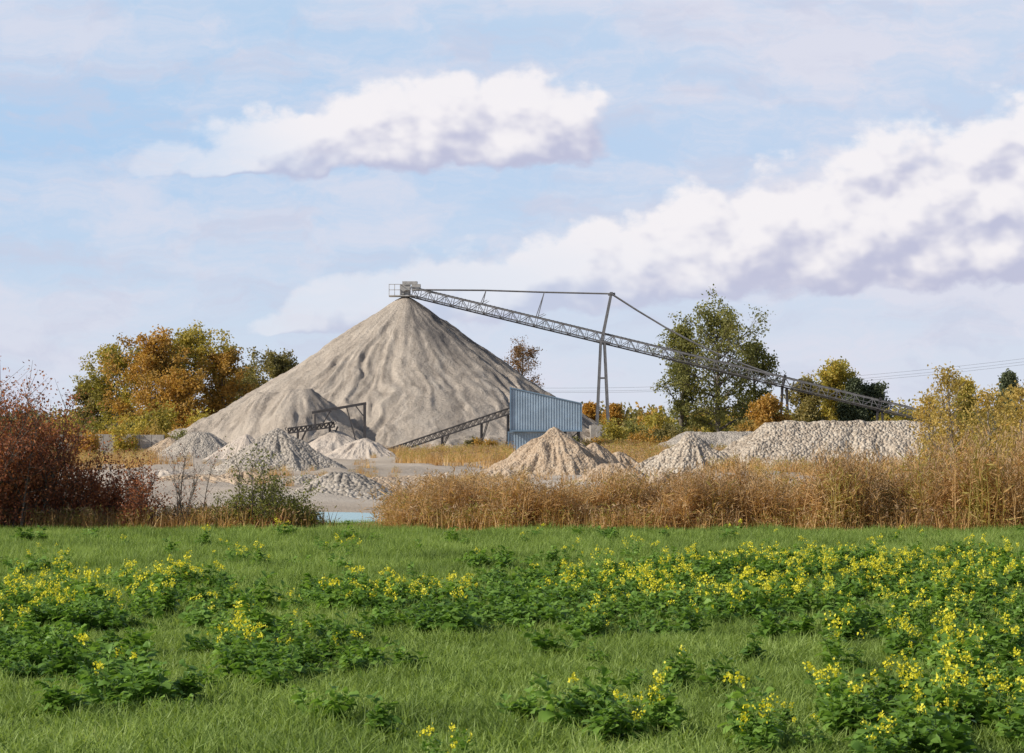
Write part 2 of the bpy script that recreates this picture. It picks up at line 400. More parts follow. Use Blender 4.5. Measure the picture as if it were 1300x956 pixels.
def conveyor(name,p0,p1,h,w,n,mat,legs=(),chord=.16):
    e=empty(name); p0=np.array(p0); p1=np.array(p1); d=p1-p0; L=np.linalg.norm(d); d=d/L
    s_=np.cross(d,[0,0,1.]); s_/=np.linalg.norm(s_); u_=np.cross(s_,d); a=Acc()
    c=lambda t,s,u:p0+d*L*t+s_*s*w/2+u_*u*h/2
    for s in (-1,1):
        for u in (-1,1): a.beam(c(0,s,u),c(1,s,u),chord)
        for i in range(n+1):
            a.beam(c(i/n,s,-1),c(i/n,s,1),chord*.6)
            if i<n: a.beam(c(i/n,s,-1),c((i+1)/n,s,1),chord*.6)
    a.obj('frame',[mat],e); b=Acc()
    q=[c(0,-.8,1.2),c(1,-.8,1.2),c(1,.8,1.2),c(0,.8,1.2)]; b.add(q+[k-u_*.08 for k in q],[[0,1,2,3],[7,6,5,4],[0,4,5,1],[2,6,7,3]])
    b.tube(c(0,-.9,.8),c(0,.9,.8),h*.5,n=10); b.tube(c(1,-.9,.8),c(1,.9,.8),h*.5,n=10)
    b.obj('belt',[M_belt],e); l=Acc()
    for t in legs:
        for s in (-1,1):
            q=c(t,s,-1); l.beam(q,[q[0],q[1],-.3],chord*1.2); l.beam(q+d*1.0,[q[0]-.6,q[1],-.3],chord*.8)
        l.beam(c(t,-1,-1),c(t,1,-1),chord)
    if legs: l.obj('legs',[mat],e)
    return e
conveyor('feed_conveyor',W(486,576,350),W(652,520,347),.8,1.1,22,M_dark,(.45,.75,.95))
e=conveyor('screening_conveyor',W(366,547,300),W(424,539,300),.6,1.2,10,M_dark,(.2,.9))
a=Acc()
for dd in (-1.2,1.2):
    a.beam(W(396,524,300+dd),W(465,512,300+dd),.32); a.beam(W(400,526,300+dd),W(400,546,300+dd),.2)
    a.beam(W(463,512,300+dd),W(463,580,300+dd),.34); a.beam(W(452,516,300+dd),W(463,530,300+dd),.14)
    a.beam(W(420,521,300+dd),W(408,541,300+dd),.14); a.beam(W(440,517,300+dd),W(456,575,300+dd),.14)
for x,y in ((397,524),(463,512),(430,518),(463,540)): a.beam(W(x,y,298.8),W(x,y,301.2),.2)
a.obj('gantry_frame',[M_dark],e)

# ------------------------------------------------------------ corrugated shed
shed=empty('corrugated_metal_shed')
def corr(name,pxa,pxb,yTa,yTb,yB,d,depth,mat,pitch=.36):
    x0,x1=X(pxa,d),X(pxb,d); zb=Z(yB,d); n=int((x1-x0)/pitch)
    prof=[(0,0),(.42,0),(.5,.11),(.92,.11)]
    pts=[]
    for i in range(n):
        for f,o in prof: pts.append((x0+(i+f)*(x1-x0)/n,d+o))
    pts.append((x1,d)); 
    yn=int(depth/pitch)
    for i in range(yn):
        for f,o in prof: pts.append((x1-o,d+(i+f)*depth/yn))
    pts.append((x1,d+depth)); pts.append((x0,d+depth))
    for i in range(yn):
        for f,o in prof: pts.append((x0+o,d+depth-(i+f)*depth/yn))
    z=lambda x:Z(yTa,d)+(Z(yTb,d)-Z(yTa,d))*(x-x0)/(x1-x0)
    N=len(pts); a=Acc(); v=[(x,y,zb) for x,y in pts]+[(x,y,z(x)) for x,y in pts]
    a.add(v,[[i,(i+1)%N,(i+1)%N+N,i+N] for i in range(N)])
    a.obj(name,[mat],shed)
    r=Acc(); e=.12
    def rp(x,y,dz): return (x,y,z(x)+dz)
    q=[rp(x0-e,d-e,.02),rp(x1+e,d-e,.02),rp(x1+e,d+depth+e,.02),rp(x0-e,d+depth+e,.02)]
    r.add(q+[(p[0],p[1],p[2]+.16) for p in q],[[3,2,1,0],[4,5,6,7],[0,1,5,4],[1,2,6,5],[2,3,7,6],[3,0,4,7]])
    r.beam((x0-.02,d-.1,zb),(x0-.02,d-.1,z(x0)),.16); r.beam((x1+.02,d-.1,zb),(x1+.02,d-.1,z(x1)),.16)
    r.box(x0-.1,x1+.1,d-.16,d-.03,zb-.15,zb+.05)
    r.obj(name+'_trim',[M_bluedark],shed)
corr('upper_wall',648,738,493,513,546.5,340,6,M_blue)
corr('lower_wall',645.5,694,549.5,549.5,579,341,5,M_blue)
a=Acc()
for px in (700,718,735):
    for dy in (.4,5.4): x=X(px,340); a.beam((x,340+dy,-.3),(x,340+dy,Z(547,340)),.3)
x=X(700,340); a.beam((x,340.4,0),(X(735,340),340.4,Z(548,340)),.15); a.beam((X(735,340),340.4,0),(x,340.4,Z(548,340)),.15)
a.obj('support_legs',[M_dark],shed)

a=Acc(); d=378
a.box(X(750,d),X(772,d),d,d+8,-.3,Z(540,d)); a.box(X(772.3,d),X(790,d),d+.5,d+8,-.3,Z(551,d)); a.box(X(757,d),X(762,d),d-1,d-.01,-.3,Z(548,d))
a.obj('concrete_foundation',[M_concrete])
a=Acc(); d=300
xx=X(70,d)
while xx<X(208,d):
    a.box(xx,xx+1.45,d,d+.9,-.3,Z(551+R.random()*1.2,d)); xx+=1.5
a.obj('concrete_block_wall',[M_concrete])
M_white=simple('white_render',(.7,.68,.65),.8,0,.1); M_red=simple('roof_tile',(.30,.12,.08),.9,0,.2)
bl=empty('white_warehouse'); a=Acc(); d=560
a.box(X(96,d),X(142,d),d,d+20,0,Z(541,d)); a.obj('walls',[M_white],bl)
a=Acc(); a.box(X(95,d),X(143,d),d-.5,d+20.5,Z(541,d)+.01,Z(538.5,d)); a.obj('roof',[M_red],bl)
a=Acc()
for k in range(6): x=X(101+k*7,d); a.box(x,x+.7,d-.05,d-.01,Z(547,d),Z(544,d))
a.obj('windows',[M_dark],bl)

a=Acc()
for y0,y1,z0 in ((487,447,0),(492,455,1),(490,451,6)):
    p=np.array([X(560,520),520+z0,Z(y0+3,520)]); q=np.array([X(1420,480),480+z0,Z(y1-8,480)])
    pr=None
    for k in np.linspace(0,1,25):
        c=p+(q-p)*k-np.array([0,0,3.2*4*k*(1-k)])
        if pr is not None: a.tube(pr,c,.026,n=3)
        pr=c
a.obj('power_line',[M_steel])

# ------------------------------------------------------------ trees
def unit(v): return v/np.linalg.norm(v)
def tree(name,mats,H,Rw,t0=.25,shape='round',n1=16,n2=6,n3=4,leafL=.45,perc=28,clr=.9,seed=0,link=True,loc=(0,0,0),parent=None,bare=0,tr=None):
    g=np.random.default_rng(seed); a=Acc(); tr=tr or H*.022
    lean=g.normal(0,.04,2)
    def tk(t): return np.array([lean[0]*H*t+math.sin(t*5+seed)*H*.012,lean[1]*H*t+math.cos(t*4+seed)*H*.012,H*.93*t])
    N=8
    for i in range(N): a.tube(tk(i/N)-[0,0,.3*(i==0)],tk((i+1)/N),tr*(1-.9*i/N),tr*(1-.9*(i+1)/N),7)
    def env(t):
        k=(t-t0)/(1-t0)
        if shape=='round': return max(.12,math.sqrt(max(0,1-(2*k-.85)**2*.72)))
        if shape=='cone': return max(.06,1-k)
        if shape=='oval': return max(.15,math.sin(math.pi*min(1,k*.8+.2))**.7)
    C=[];
    for i in range(n1):
        t=t0+(1-t0)*((i+.5)/n1)**.9*.97; az=i*2.399+g.normal(0,.35); el={'round':.25+.75*t,'cone':.05,'oval':.5+.5*t}[shape]+g.normal(0,.1)
        L=Rw*env(t)*(.62+.7*g.random()); p=tk(t); dr=np.array([math.cos(az)*math.cos(el),math.sin(az)*math.cos(el),math.sin(el)])
        L1=L; pr=p; r0=tr*(1-.85*t)*.55
        for k in range(4):
            dr=unit(dr+g.normal(0,.13,3)+[0,0,.05 if shape!='cone' else -.03]); q=pr+dr*L1/4
            a.tube(pr,q,r0*(1-.22*k),r0*(1-.22*(k+1)),5); 
            m=n2 if k>0 else n2//3
            for j in range(max(1,m//2)):
                d2=unit(dr+g.normal(0,.65,3)); l2=L1*.38*(.5+.7*g.random()); s=pr+(q-pr)*g.random(); e=s+d2*l2
                a.tube(s,e,r0*.32,r0*.1,4)
                if g.random()<bare: continue
                for w in range(n3):
                    d3=unit(d2+g.normal(0,.6,3)); s3=s+(e-s)*(.4+.6*g.random()); e3=s3+d3*l2*.5*(.4+.8*g.random()); a.tube(s3,e3,r0*.13,r0*.04,3)
                    C.append(e3)
                C.append(e)
            pr=q
        C.append(pr)
    C=np.array(C)
    if perc>0:
        cnt=np.maximum(1,g.normal(perc,perc*.4,len(C)).astype(int)); P=np.repeat(C,cnt,0); P=P+g.normal(0,clr*.5,P.shape)*[1,1,.7]
        D=g.normal(size=P.shape)+[0,0,-.2]; s=leafL*(.6+.8*g.random(len(P)))
        a.leaves(P,D,s,s*.7,1,g)
    o=a.obj(name,mats,parent,link); o.location=loc; return o
KT=2.3
L_yg=leafmat('leaf_yellow_green',((.08,.07,.015),(.16,.14,.03),(.27,.20,.04),(.35,.21,.03)),.12,.4,k=KT)
L_or=leafmat('leaf_orange',((.11,.08,.02),(.24,.145,.035),(.35,.20,.045),(.39,.25,.06)),.2,.4,k=1.75)
L_ol=leafmat('leaf_olive',((.055,.052,.02),(.10,.085,.03),(.16,.125,.04),(.23,.16,.05)),.15,.4,k=KT)
L_gr=leafmat('leaf_green',((.055,.06,.02),(.095,.095,.03),(.14,.13,.04),(.21,.165,.05)),.2,.4,k=KT)
L_pine=leafmat('needle_green',((.04,.05,.03),(.06,.07,.035),(.095,.10,.045)),.3,.2,k=2.0)
L_br=leafmat('leaf_brown',((.10,.06,.03),(.19,.11,.055),(.26,.16,.08)),.3,k=1.5)
L_yel=leafmat('leaf_pale_yellow',((.21,.165,.05),(.35,.26,.07),(.46,.32,.09),(.52,.34,.10)),.4,.4,k=1.25)
L_red=leafmat('leaf_red_brown',((.10,.04,.024),(.24,.085,.045),(.39,.16,.07),(.42,.27,.10)),.9,.4,k=1.45)
L_shr=leafmat('leaf_shrub_green',((.07,.075,.02),(.14,.145,.035),(.21,.21,.055),(.30,.17,.06)),.9,.4,k=1.3)
def T(name,mat,px,d,topy,wpx,seed,**k):
    H=Z(topy,d); return tree(name,[k.pop('bk',M_bark),mat],H,wpx/2/F*d,seed=seed,loc=(X(px,d),d,0),**k)
wk=dict(n2=8,perc=11,clr=1.1,leafL=.46,bare=.28)
T('willow_tree',L_yg,148,455,454,88,1,t0=.12,n1=22,**wk)
T('willow_tree',L_or,192,440,442,104,2,t0=.12,n1=24,**wk)
T('willow_tree',L_yg,238,450,432,108,3,t0=.12,n1=26,**wk)
T('willow_tree',L_or,283,446,456,78,4,t0=.1,n1=20,**wk)
T('willow_tree',L_or,225,425,490,80,5,t0=.1,n1=18,**wk)
T('oak_tree',L_ol,345,470,457,82,6,t0=.2,n1=22,**wk)
T('oak_tree',L_ol,312,480,474,60,7,t0=.2,n1=18,**wk)
T('oak_tree',L_ol,118,470,495,58,8,t0=.15,n1=16,**wk)
T('bare_tree',L_br,666,470,436,56,9,t0=.25,n1=18,n2=8,n3=4,perc=5,clr=1.0,leafL=.32,shape='round')
pk=dict(n2=9,n3=4,perc=8,clr=1.0,leafL=.42,bare=.3)
T('poplar_tree',L_gr,915,405,394,116,10,t0=.14,n1=34,shape='round',**pk)
T('poplar_tree',L_gr,866,408,406,76,11,t0=.16,n1=24,shape='oval',**pk)
T('poplar_tree',L_gr,957,412,428,64,12,t0=.15,n1=20,shape='oval',**pk)
T('oak_tree',L_yg,1052,450,470,64,13,t0=.2,n1=20,**wk)
T('pine_tree',L_pine,1082,445,475,44,14,t0=.15,n1=34,n2=8,perc=12,clr=.9,leafL=.4,shape='cone')
T('pine_tree',L_pine,1108,452,496,56,15,t0=.15,n1=26,n2=8,perc=12,clr=1.0,leafL=.45,shape='oval',bare=.15)
T('oak_tree',L_ol,1025,440,484,50,16,t0=.15,n1=18,**wk)
T('pine_tree',L_pine,1276,300,466,34,17,t0=.15,n1=34,n2=8,perc=14,clr=.7,leafL=.3,shape='cone')
T('oak_tree',L_yg,1225,330,480,46,18,t0=.15,n1=24,n2=8,perc=9,clr=.8,leafL=.3,shape='oval',bare=.3)
bk_=dict(n2=6,n3=3,clr=.6,leafL=.14,shape='oval',bk=M_barkl)
T('birch_tree',L_yel,1208,125,458,60,19,t0=.1,n1=24,perc=4,bare=.35,**bk_)
T('birch_tree',L_yel,1258,118,490,56,20,t0=.1,n1=22,perc=4,bare=.35,**bk_)
T('birch_tree',L_yel,1180,130,494,46,21,t0=.1,n1=20,perc=4,bare=.35,**bk_)
T('birch_tree',L_yel,1300,122,484,54,22,t0=.1,n1=20,perc=4,bare=.35,**bk_)
T('maple_tree',L_or,748,430,512,26,23,t0=.1,n1=14,perc=13,clr=.9,leafL=.4,shape='oval')
T('maple_tree',L_or,776,425,512,22,24,t0=.1,n1=14,perc=13,clr=.9,leafL=.4,shape='oval')
T('maple_tree',L_or,975,370,512,44,25,t0=.08,n1=16,perc=12,clr=.9,leafL=.4,shape='round',bare=.2)
a=Acc(); g=np.random.default_rng(44)
for i in range(330):
    d=g.uniform(560,760); px=g.uniform(-150,1450); x=X(px,d); h=Z(g.uniform(513,533),d)*(.55 if 380<px<620 else 1); w=g.uniform(3,7)
    a.tube((x,d,-.2),(x,d,h*.6),.3,.1,5); n=200
    u=g.normal(size=(n,3)); u/=np.linalg.norm(u,axis=1)[:,None]; rad=g.uniform(.55,1,n)[:,None]
    lump=1+.25*np.sin(u[:,:1]*5+i)+.2*np.cos(u[:,2:]*6+i*2)
    P=np.array([x,d,h*.55])+u*rad*lump*[w,w,h*.42]; s=g.uniform(.8,1.6,n)
    a.leaves(P,g.normal(size=(n,3)),s,s*.8,1 if g.random()<.66 else (2 if g.random()<.6 else 3),g)
a.obj('distant_treeline',[M_bark,L_ol,L_gr,L_or])

# ------------------------------------------------------------ shrubs
def shrub(name,mats,H,Rw,nst,ntw,perc,leafL,seed,loc=(0,0,0),link=True,low=.0,spread=.12,skew=1.0):
    g=np.random.default_rng(seed); a=Acc(); C=[]
    for i in range(nst):
        b=np.array([*(g.normal(0,Rw*.28,2)),-.05]); az=g.uniform(0,6.28); out=g.random()**.6; hgt=H*(.4+.65*g.random())*(1-.35*out**2)
        dr=unit(np.array([math.cos(az)*Rw*out,math.sin(az)*Rw*out,hgt])); L=hgt*1.02; pr=b; r0=.022*H/4+.008
        K=6
        for k in range(K):
            dr=unit(dr+g.normal(0,.1,3)); q=pr+dr*L/K; a.tube(pr,q,r0*(1-.15*k),r0*(1-.15*(k+1)),4)
            for j in range(ntw):
                if (k+g.random())/K<low: continue
                d2=unit(dr+g.normal(0,.6,3)+[0,0,.15]); l=L*.2*(.4+g.random()); s=pr+(q-pr)*g.random(); e=s+d2*l; a.tube(s,e,r0*.3,r0*.1,3)
                for w in np.linspace(.3,1.0,4): C.append(s+(e-s)*w)
            pr=q
        C.append(pr)
    C=np.array(C); cnt=g.poisson(perc,len(C)); P=np.repeat(C,cnt,0)+g.normal(0,spread,(cnt.sum(),3))
    D=g.normal(size=P.shape); s=leafL*(.6+.8*g.random(len(P))); a.leaves(P,D,s,s*.6,1,g)
    o=a.obj(name,mats,None,link); o.location=loc; return o
for nm,mt,px,d,ty,w,ns,nt_,pc,ll,sd in (
 ('red_leaf_bush',L_red,25,73,464,108,36,6,2.6,.09,31),
 ('red_leaf_bush',L_red,78,74,492,104,32,6,2.6,.09,32),
 ('red_leaf_bush',L_red,-20,72,490,110,30,6,2.6,.09,33),
 ('red_leaf_bush',L_red,135,74,560,90,26,6,2.2,.08,34),
 ('red_leaf_bush',L_red,177,73,576,70,20,6,1.9,.075,35),
 ('sparse_bush',L_red,232,73,545,60,10,5,.4,.06,36),
 ('green_shrub',L_shr,318,73,565,80,16,6,1.0,.085,37),
 ('green_shrub',L_shr,350,73,606,90,22,6,1.9,.08,38),
 ('green_shrub',L_shr,385,73,630,50,16,6,2.0,.07,39),
 ('green_shrub',L_shr,290,73,620,70,18,6,1.7,.07,40),
 ('red_leaf_bush',L_red,345,72.5,645,110,20,5,2.2,.06,41),
 ):
    shrub(nm,[M_bark,mt],Z(ty,d),w/2/F*d,ns,nt_,pc,ll,sd,(X(px,d),d,0))

# ------------------------------------------------------------ instancing
def scatter(name,variants,pts,rot,scl,idx):
    c=bpy.data.collections.new(name+'_variants')
    for v in variants: c.objects.link(v)
    me=bpy.data.meshes.new(name); n=len(pts); me.vertices.add(n); me.vertices.foreach_set('co',np.asarray(pts,np.float32).ravel())
    for k,ty,val,key in (('rot','FLOAT_VECTOR',rot,'vector'),('scl','FLOAT_VECTOR',scl,'vector'),('idx','INT',idx,'value')):
        at=me.attributes.new(k,ty,'POINT'); at.data.foreach_set(key,np.asarray(val,np.int32 if ty=='INT' else np.float32).ravel())
    o=bpy.data.objects.new(name,me); COL.objects.link(o)
    ng=bpy.data.node_groups.new(name+'_scatter','GeometryNodeTree')
    ng.interface.new_socket('Geometry',in_out='INPUT',socket_type='NodeSocketGeometry'); ng.interface.new_socket('Geometry',in_out='OUTPUT',socket_type='NodeSocketGeometry')
    N=ng.nodes; gi=N.new('NodeGroupInput'); go=N.new('NodeGroupOutput'); ip=N.new('GeometryNodeInstanceOnPoints'); ci=N.new('GeometryNodeCollectionInfo')
    ci.inputs['Collection'].default_value=c; ci.inputs['Separate Children'].default_value=True; ci.inputs['Reset Children'].default_value=True
    def na(nm,dt):
        q=N.new('GeometryNodeInputNamedAttribute'); q.data_type=dt; q.inputs['Name'].default_value=nm
        return [s for s in q.outputs if s.enabled and s.name=='Attribute'][0]
    ip.inputs['Pick Instance'].default_value=True
    l=ng.links.new; l(gi.outputs[0],ip.inputs['Points']); l(ci.outputs[0],ip.inputs['Instance']); l(na('idx','INT'),ip.inputs['Instance Index'])
    l(na('rot','FLOAT_VECTOR'),ip.inputs['Rotation']); l(na('scl','FLOAT_VECTOR'),ip.inputs['Scale']); l(ip.outputs[0],go.inputs[0])
    md=o.modifiers.new('scatter','NODES'); md.node_group=ng; return o
def blades(a,g,n,rad,h0,h1,w,mat=0,bend=.35,segs=3,base_xy=None,hmul=1.):
    bx=g.normal(0,rad*.5,(n,2)) if base_xy is None else base_xy
    b=np.concatenate([bx,np.zeros((n,1))],1); az=g.uniform(0,6.28,n); h=g.uniform(h0,h1,n)*hmul; k=g.uniform(.1,1,n)*bend
    o=np.stack([np.cos(az),np.sin(az),np.zeros(n)],1); az2=g.uniform(0,6.28,n); sd=np.stack([np.cos(az2),np.sin(az2),np.zeros(n)],1)
    rows=[]
    for t in np.linspace(0,1,segs+1):
        c=b+o*(h*k*t**2)[:,None]+np.array([0,0,1])*(h*(t-.25*k*t**2))[:,None]; ww=w*(1-t**1.5)*.5+w*.06
        rows+= [c-sd*ww,c+sd*ww]
    V=np.stack(rows,1); m=2*(segs+1); base=(np.arange(n)*m)[:,None]
    a.add(V.reshape(-1,3),np.concatenate([base+np.array([2*r,2*r+1,2*r+3,2*r+2]) for r in range(segs)]),mat)
    return b,o,h,k
G_grass=leafmat('grass_blade',((.13,.19,.045),(.23,.32,.07),(.34,.44,.12),(.50,.51,.23)),.35,.4)
G_mleaf=leafmat('mustard_leaf',((.06,.13,.025),(.14,.255,.045),(.24,.385,.075),(.36,.49,.12)),.5,.4,True,.42)
G_stem=leafmat('mustard_stem',((.16,.23,.05),(.26,.36,.09)),.5,.2,True)
G_flow=leafmat('mustard_flower',((.70,.62,.02),(.84,.76,.06),(.88,.85,.16)),2.,.35,True)
G_reed=leafmat('reed_dry',((.24,.125,.045),(.46,.265,.10),(.64,.42,.19),(.74,.57,.32)),.35,.35,True,k=1.08)
G_plume=leafmat('reed_plume',((.28,.17,.09),(.46,.31,.17),(.62,.47,.30)),1,.3,True)
G_reedg=leafmat('reed_green',((.24,.21,.05),(.42,.34,.09),(.56,.42,.14)),.5,.35,True)
SOD=2.2
def mkgrass(i):
    g=np.random.default_rng(100+i); a=Acc(); n=4200; bx=g.uniform(-SOD*.54,SOD*.54,(n,2))
    hm=.45+1.25*fbm(bx[:,0]*1.6+9,bx[:,1]*1.6+4,3,40+i)
    keep=g.random(n)<.35+1.1*fbm(bx[:,0]*2.2+1,bx[:,1]*2.2+7,2,60+i); bx=bx[keep]; hm=hm[keep]; n=len(bx)
    blades(a,g,n,0,.07,.27,.02,0,1.0,2,bx,hm)
    return a.obj('grass_sod_%d'%i,[G_grass],link=False)
grassV=[mkgrass(i) for i in range(8)]
g=np.random.default_rng(5)
P=[]
yy_=20.
while yy_<76:
    hwid=yy_*.2118*1.12+2.5; xx=-hwid+g.uniform(0,1)
    while xx<hwid: P.append((xx,yy_)); xx+=SOD
    yy_+=SOD
xy=np.array(P); n=len(xy)
scatter('field_grass',grassV,np.stack([xy[:,0],xy[:,1],gz(xy[:,0],xy[:,1])-.02],1),np.stack([xy[:,0]*0,xy[:,0]*0,g.integers(0,4,n)*math.pi/2],1),np.stack([np.ones(n)*1.02,np.ones(n)*1.02,.85+.35*np.clip((xy[:,1]-35)/20,0,1)+g.uniform(-.1,.1,n)],1),g.integers(0,8,n))
def area(n,g,y0,y1,margin=1.12):
    y=np.sqrt(g.uniform(y0**2,y1**2,n)); x=g.uniform(-1,1,n)*y*(650/F)*margin; return np.stack([x,y],1)

def ribbonleaf(a,P,D,L,Wd,g,mat):
    n=len(P); D=D/np.linalg.norm(D,axis=1)[:,None]; S=np.cross(D,np.array([0,0,1.]))+g.normal(0,.25,(n,3)); S/=np.linalg.norm(S,axis=1)[:,None]; U=np.cross(S,D)
    rows=[]; dr=g.uniform(.1,.6,n)
    for t,w in ((0,.08),(.22,.55),(.45,.7),(.6,1),(.82,.8),(1,.08)):
        c=P+D*(L*t)[:,None]-np.array([0,0,1.])*(L*dr*t*t)[:,None]; jit=1+g.normal(0,.15,n)
        ww=(Wd*w*.5*jit)[:,None]; lift=(Wd*w*.18)[:,None]+g.normal(0,.008,(n,1)); rows+=[c-S*ww+U*lift,c,c+S*ww+U*lift]
    V=np.stack(rows,1); m=18; base=(np.arange(n)*m)[:,None]; fs=[]
    for r in range(5):
        for q in (0,1): fs.append(base+np.array([3*r+q,3*r+q+1,3*r+q+4,3*r+q+3]))
    a.add(V.reshape(-1,3),np.concatenate(fs),mat,True)
def mkmustard(i,flower):
    g=np.random.default_rng(200+i); a=Acc(); ns=g.integers(4,7)
    tops=[]
    for s in range(ns):
        b=np.array([*g.normal(0,.08,2),0]); az=g.uniform(0,6.28); tilt=g.uniform(.1,.7); dr=np.array([math.cos(az)*tilt,math.sin(az)*tilt,1]); dr=unit(dr); H=g.uniform(.3,.58); pr=b
        for k in range(4):
            dr=unit(dr+g.normal(0,.08,3)+[0,0,.06]); q=pr+dr*H/4; a.tube(pr,q,.008*(1-.18*k),.008*(1-.18*(k+1)),4,1)
            n=int(g.integers(4,7)) if k<3 else 5; az2=g.uniform(0,6.28,n); t=g.random(n)[:,None]; P=pr+(q-pr)*t
            D=np.stack([np.cos(az2),np.sin(az2),g.uniform(.1,.9,n)],1); L=g.uniform(.14,.28,n)*(1-.12*k); ribbonleaf(a,P,D,L,L*.62,g,0)
            pr=q
        tops.append((pr,dr))
    if flower:
        g.shuffle(tops)
        for p,dr in tops[:flower]:
            for b in range(g.integers(1,4)):
                d2=unit(dr+g.normal(0,.35,3)+[0,0,.5]); l=g.uniform(.07,.2); e=p+d2*l; a.tube(p,e,.004,.002,3,1)
                n=int(g.integers(5,12)); P=e+g.normal(0,.023,(n,3))*[1,1,1.2]; s=g.uniform(.024,.042,n); a.leaves(P,g.normal(size=(n,3))+[0,0,.3],s,s*1.1,2,g)
    return a.obj('mustard_variant_%02d'%i,[G_mleaf,G_stem,G_flow],link=False)
musV=[mkmustard(i,(1,2,2,3,3,4)[i] if i<6 else 0) for i in range(11)]
g=np.random.default_rng(6)
xy=area(16000,g,20,68); px=650+xy[:,0]/xy[:,1]*F; py=HOR+CAMH*F/xy[:,1]
blobs=[(50,790,100,18,1),(90,850,120,24,1),(150,905,120,20,.7),(230,785,80,24,.9),(350,840,110,30,1),(490,785,90,20,1),(570,795,60,20,.95),(700,800,80,18,.9),
(830,752,110,20,1),(900,780,140,20,1),(1060,768,140,22,1),(1210,778,110,26,1),(1250,840,90,28,.9),(1010,740,220,14,.95),(1220,724,100,10,.75),(1000,815,80,12,.6),(760,925,200,18,.6),(1200,925,150,26,.75),(380,930,120,18,.6),(60,738,60,8,.55),(560,860,60,10,.5)]
den=np.zeros(len(xy))
for bx,by,sx,sy,w in blobs: den=np.maximum(den,w*np.exp(-((px-bx)/sx)**2*.6-((py-by)/sy)**2*.6))
den=den*1.35-.42+ (fbm(xy[:,0]*.6,xy[:,1]*.4,3,9)-.5)*2.3
keep=g.random(len(xy))<np.clip(den,.008,1)*.6; xy=xy[keep]; px=px[keep]; py=py[keep]
n=len(xy); flo=fbm(xy[:,0]*.5,xy[:,1]*.3,3,3)
prob=np.clip(.30+.28*(px>680)*(py<800)+(flo-.5)*2.4-.2*(py>850),0.02,.85); isf=g.random(n)<prob
idx=np.where(isf,g.integers(0,6,n),g.integers(6,11,n))
s=g.uniform(.5,1.15,n)*(.72+.45*fbm(xy[:,0]*.8,xy[:,1]*.8,2,13)); rot=np.stack([g.normal(0,.12,n),g.normal(0,.12,n),g.uniform(0,6.28,n)],1)
scatter('mustard_plants',musV,np.stack([xy[:,0],xy[:,1],gz(xy[:,0],xy[:,1])-.02],1),rot,np.stack([s,s,s*g.uniform(.85,1.15,n)],1),idx)

def mkreed(i,green=False,plume=True):
    g=np.random.default_rng(300+i); a=Acc(); n=20
    b,o,h,k=blades(a,g,n,.6,.9,2.1,.024,0,.2,4)
    P=[];D=[]
    tp=b+o*(h*k)[:,None]+np.array([0,0,1])*(h*(1-.25*k))[:,None]
    for t in np.linspace(.15,.9,8):
        c=b+o*(h*k*t*t)[:,None]+np.array([0,0,1])*(h*(t-.25*k*t*t))[:,None]; P.append(c); D.append(g.normal(size=(n,3))*[1,1,.5]+[0,0,.6])
    P=np.vstack(P); D=np.vstack(D); L=g.uniform(.2,.5,len(P)); a.leaves(P,D,L,.035,0,g,.03)
    if plume:
        PP=np.repeat(tp,8,0)+g.normal(0,.03,(n*8,3))+np.array([0,0,1])*g.uniform(-.15,.12,(n*8,1)); a.leaves(PP,g.normal(size=PP.shape)*.5+[.3,0,.9],g.uniform(.08,.16,len(PP)),.028,1,g)
    return a.obj('reed_variant_%02d'%i,[G_reedg if green else G_reed,G_plume],link=False)
reedV=[mkreed(i) for i in range(5)]+[mkreed(5+i,True,i>0) for i in range(3)]
g=np.random.default_rng(8)
n=1700; px=g.uniform(497,1450,n); y=g.uniform(72.0,77.0,n); x=X(px,y)
top=np.interp(px,[497,560,700,800,900,1000,1100,1165,1210,1300,1450],[626,620,624,618,610,606,598,582,554,548,544])
hh_=(HOR+CAMH*F/74-top)/F*74/2.0
pn=fbm(x*.75,y*.75,3,2)
hh_*= (.35+1.2*pn)*g.uniform(.65,1.22,n)
keep=(g.random(n)<np.clip(np.interp(px,[482,700,900,1100,1500],[.5,.36,.43,.65,.85])+(pn-.5)*3.4,0,1)); px,y,x,hh_=px[keep],y[keep],x[keep],hh_[keep]; n=len(x)
gp=np.interp(px,[485,1000,1150,1300],[.08,.14,.28,.38]); idx=np.where(g.random(n)<gp,g.integers(5,8,n),g.integers(0,5,n))
sw=g.uniform(.8,1.1,n)
scatter('reed_bed',reedV,np.stack([x,y,gz(x,y)-.03],1),np.stack([g.normal(0,.08,n),g.normal(0,.08,n),g.uniform(0,6.28,n)],1),np.stack([sw,sw,hh_],1),idx)
def mkdry(i):
    g=np.random.default_rng(400+i); a=Acc(); blades(a,g,44,.7,.4,1.1,.035,0,.45,3)
    P=g.normal(0,.3,(40,3))*[1,1,0]+np.array([0,0,1])*g.uniform(.3,1,(40,1)); a.leaves(P,g.normal(size=P.shape)+[0,0,.6],.2,.05,1,g)
    return a.obj('dry_grass_variant_%d'%i,[G_reed,G_reedg if i%2 else G_plume],link=False)
dryV=[mkdry(i) for i in range(4)]
pts=[];sc=[]
g=np.random.default_rng(9)
def patch(px0,px1,d0,d1,n,s0,s1):
    d=g.uniform(d0,d1,n); p=g.uniform(px0,px1,n); pts.append(np.stack([X(p,d),d],1)); sc.append(g.uniform(s0,s1,n))
patch(-60,402,72.2,75,420,.35,.85)
patch(402,490,71.8,72.6,24,.2,.35)
patch(497,1350,71.6,73.5,420,.35,.9)
patch(505,648,225,345,260,.7,1.5)
patch(440,505,300,345,60,.7,1.2)
patch(760,960,200,340,330,.8,1.7)
patch(330,480,125,180,50,.4,.7)
patch(900,1250,140,165,80,.6,1.1)
patch(60,200,200,330,200,.6,1.4)
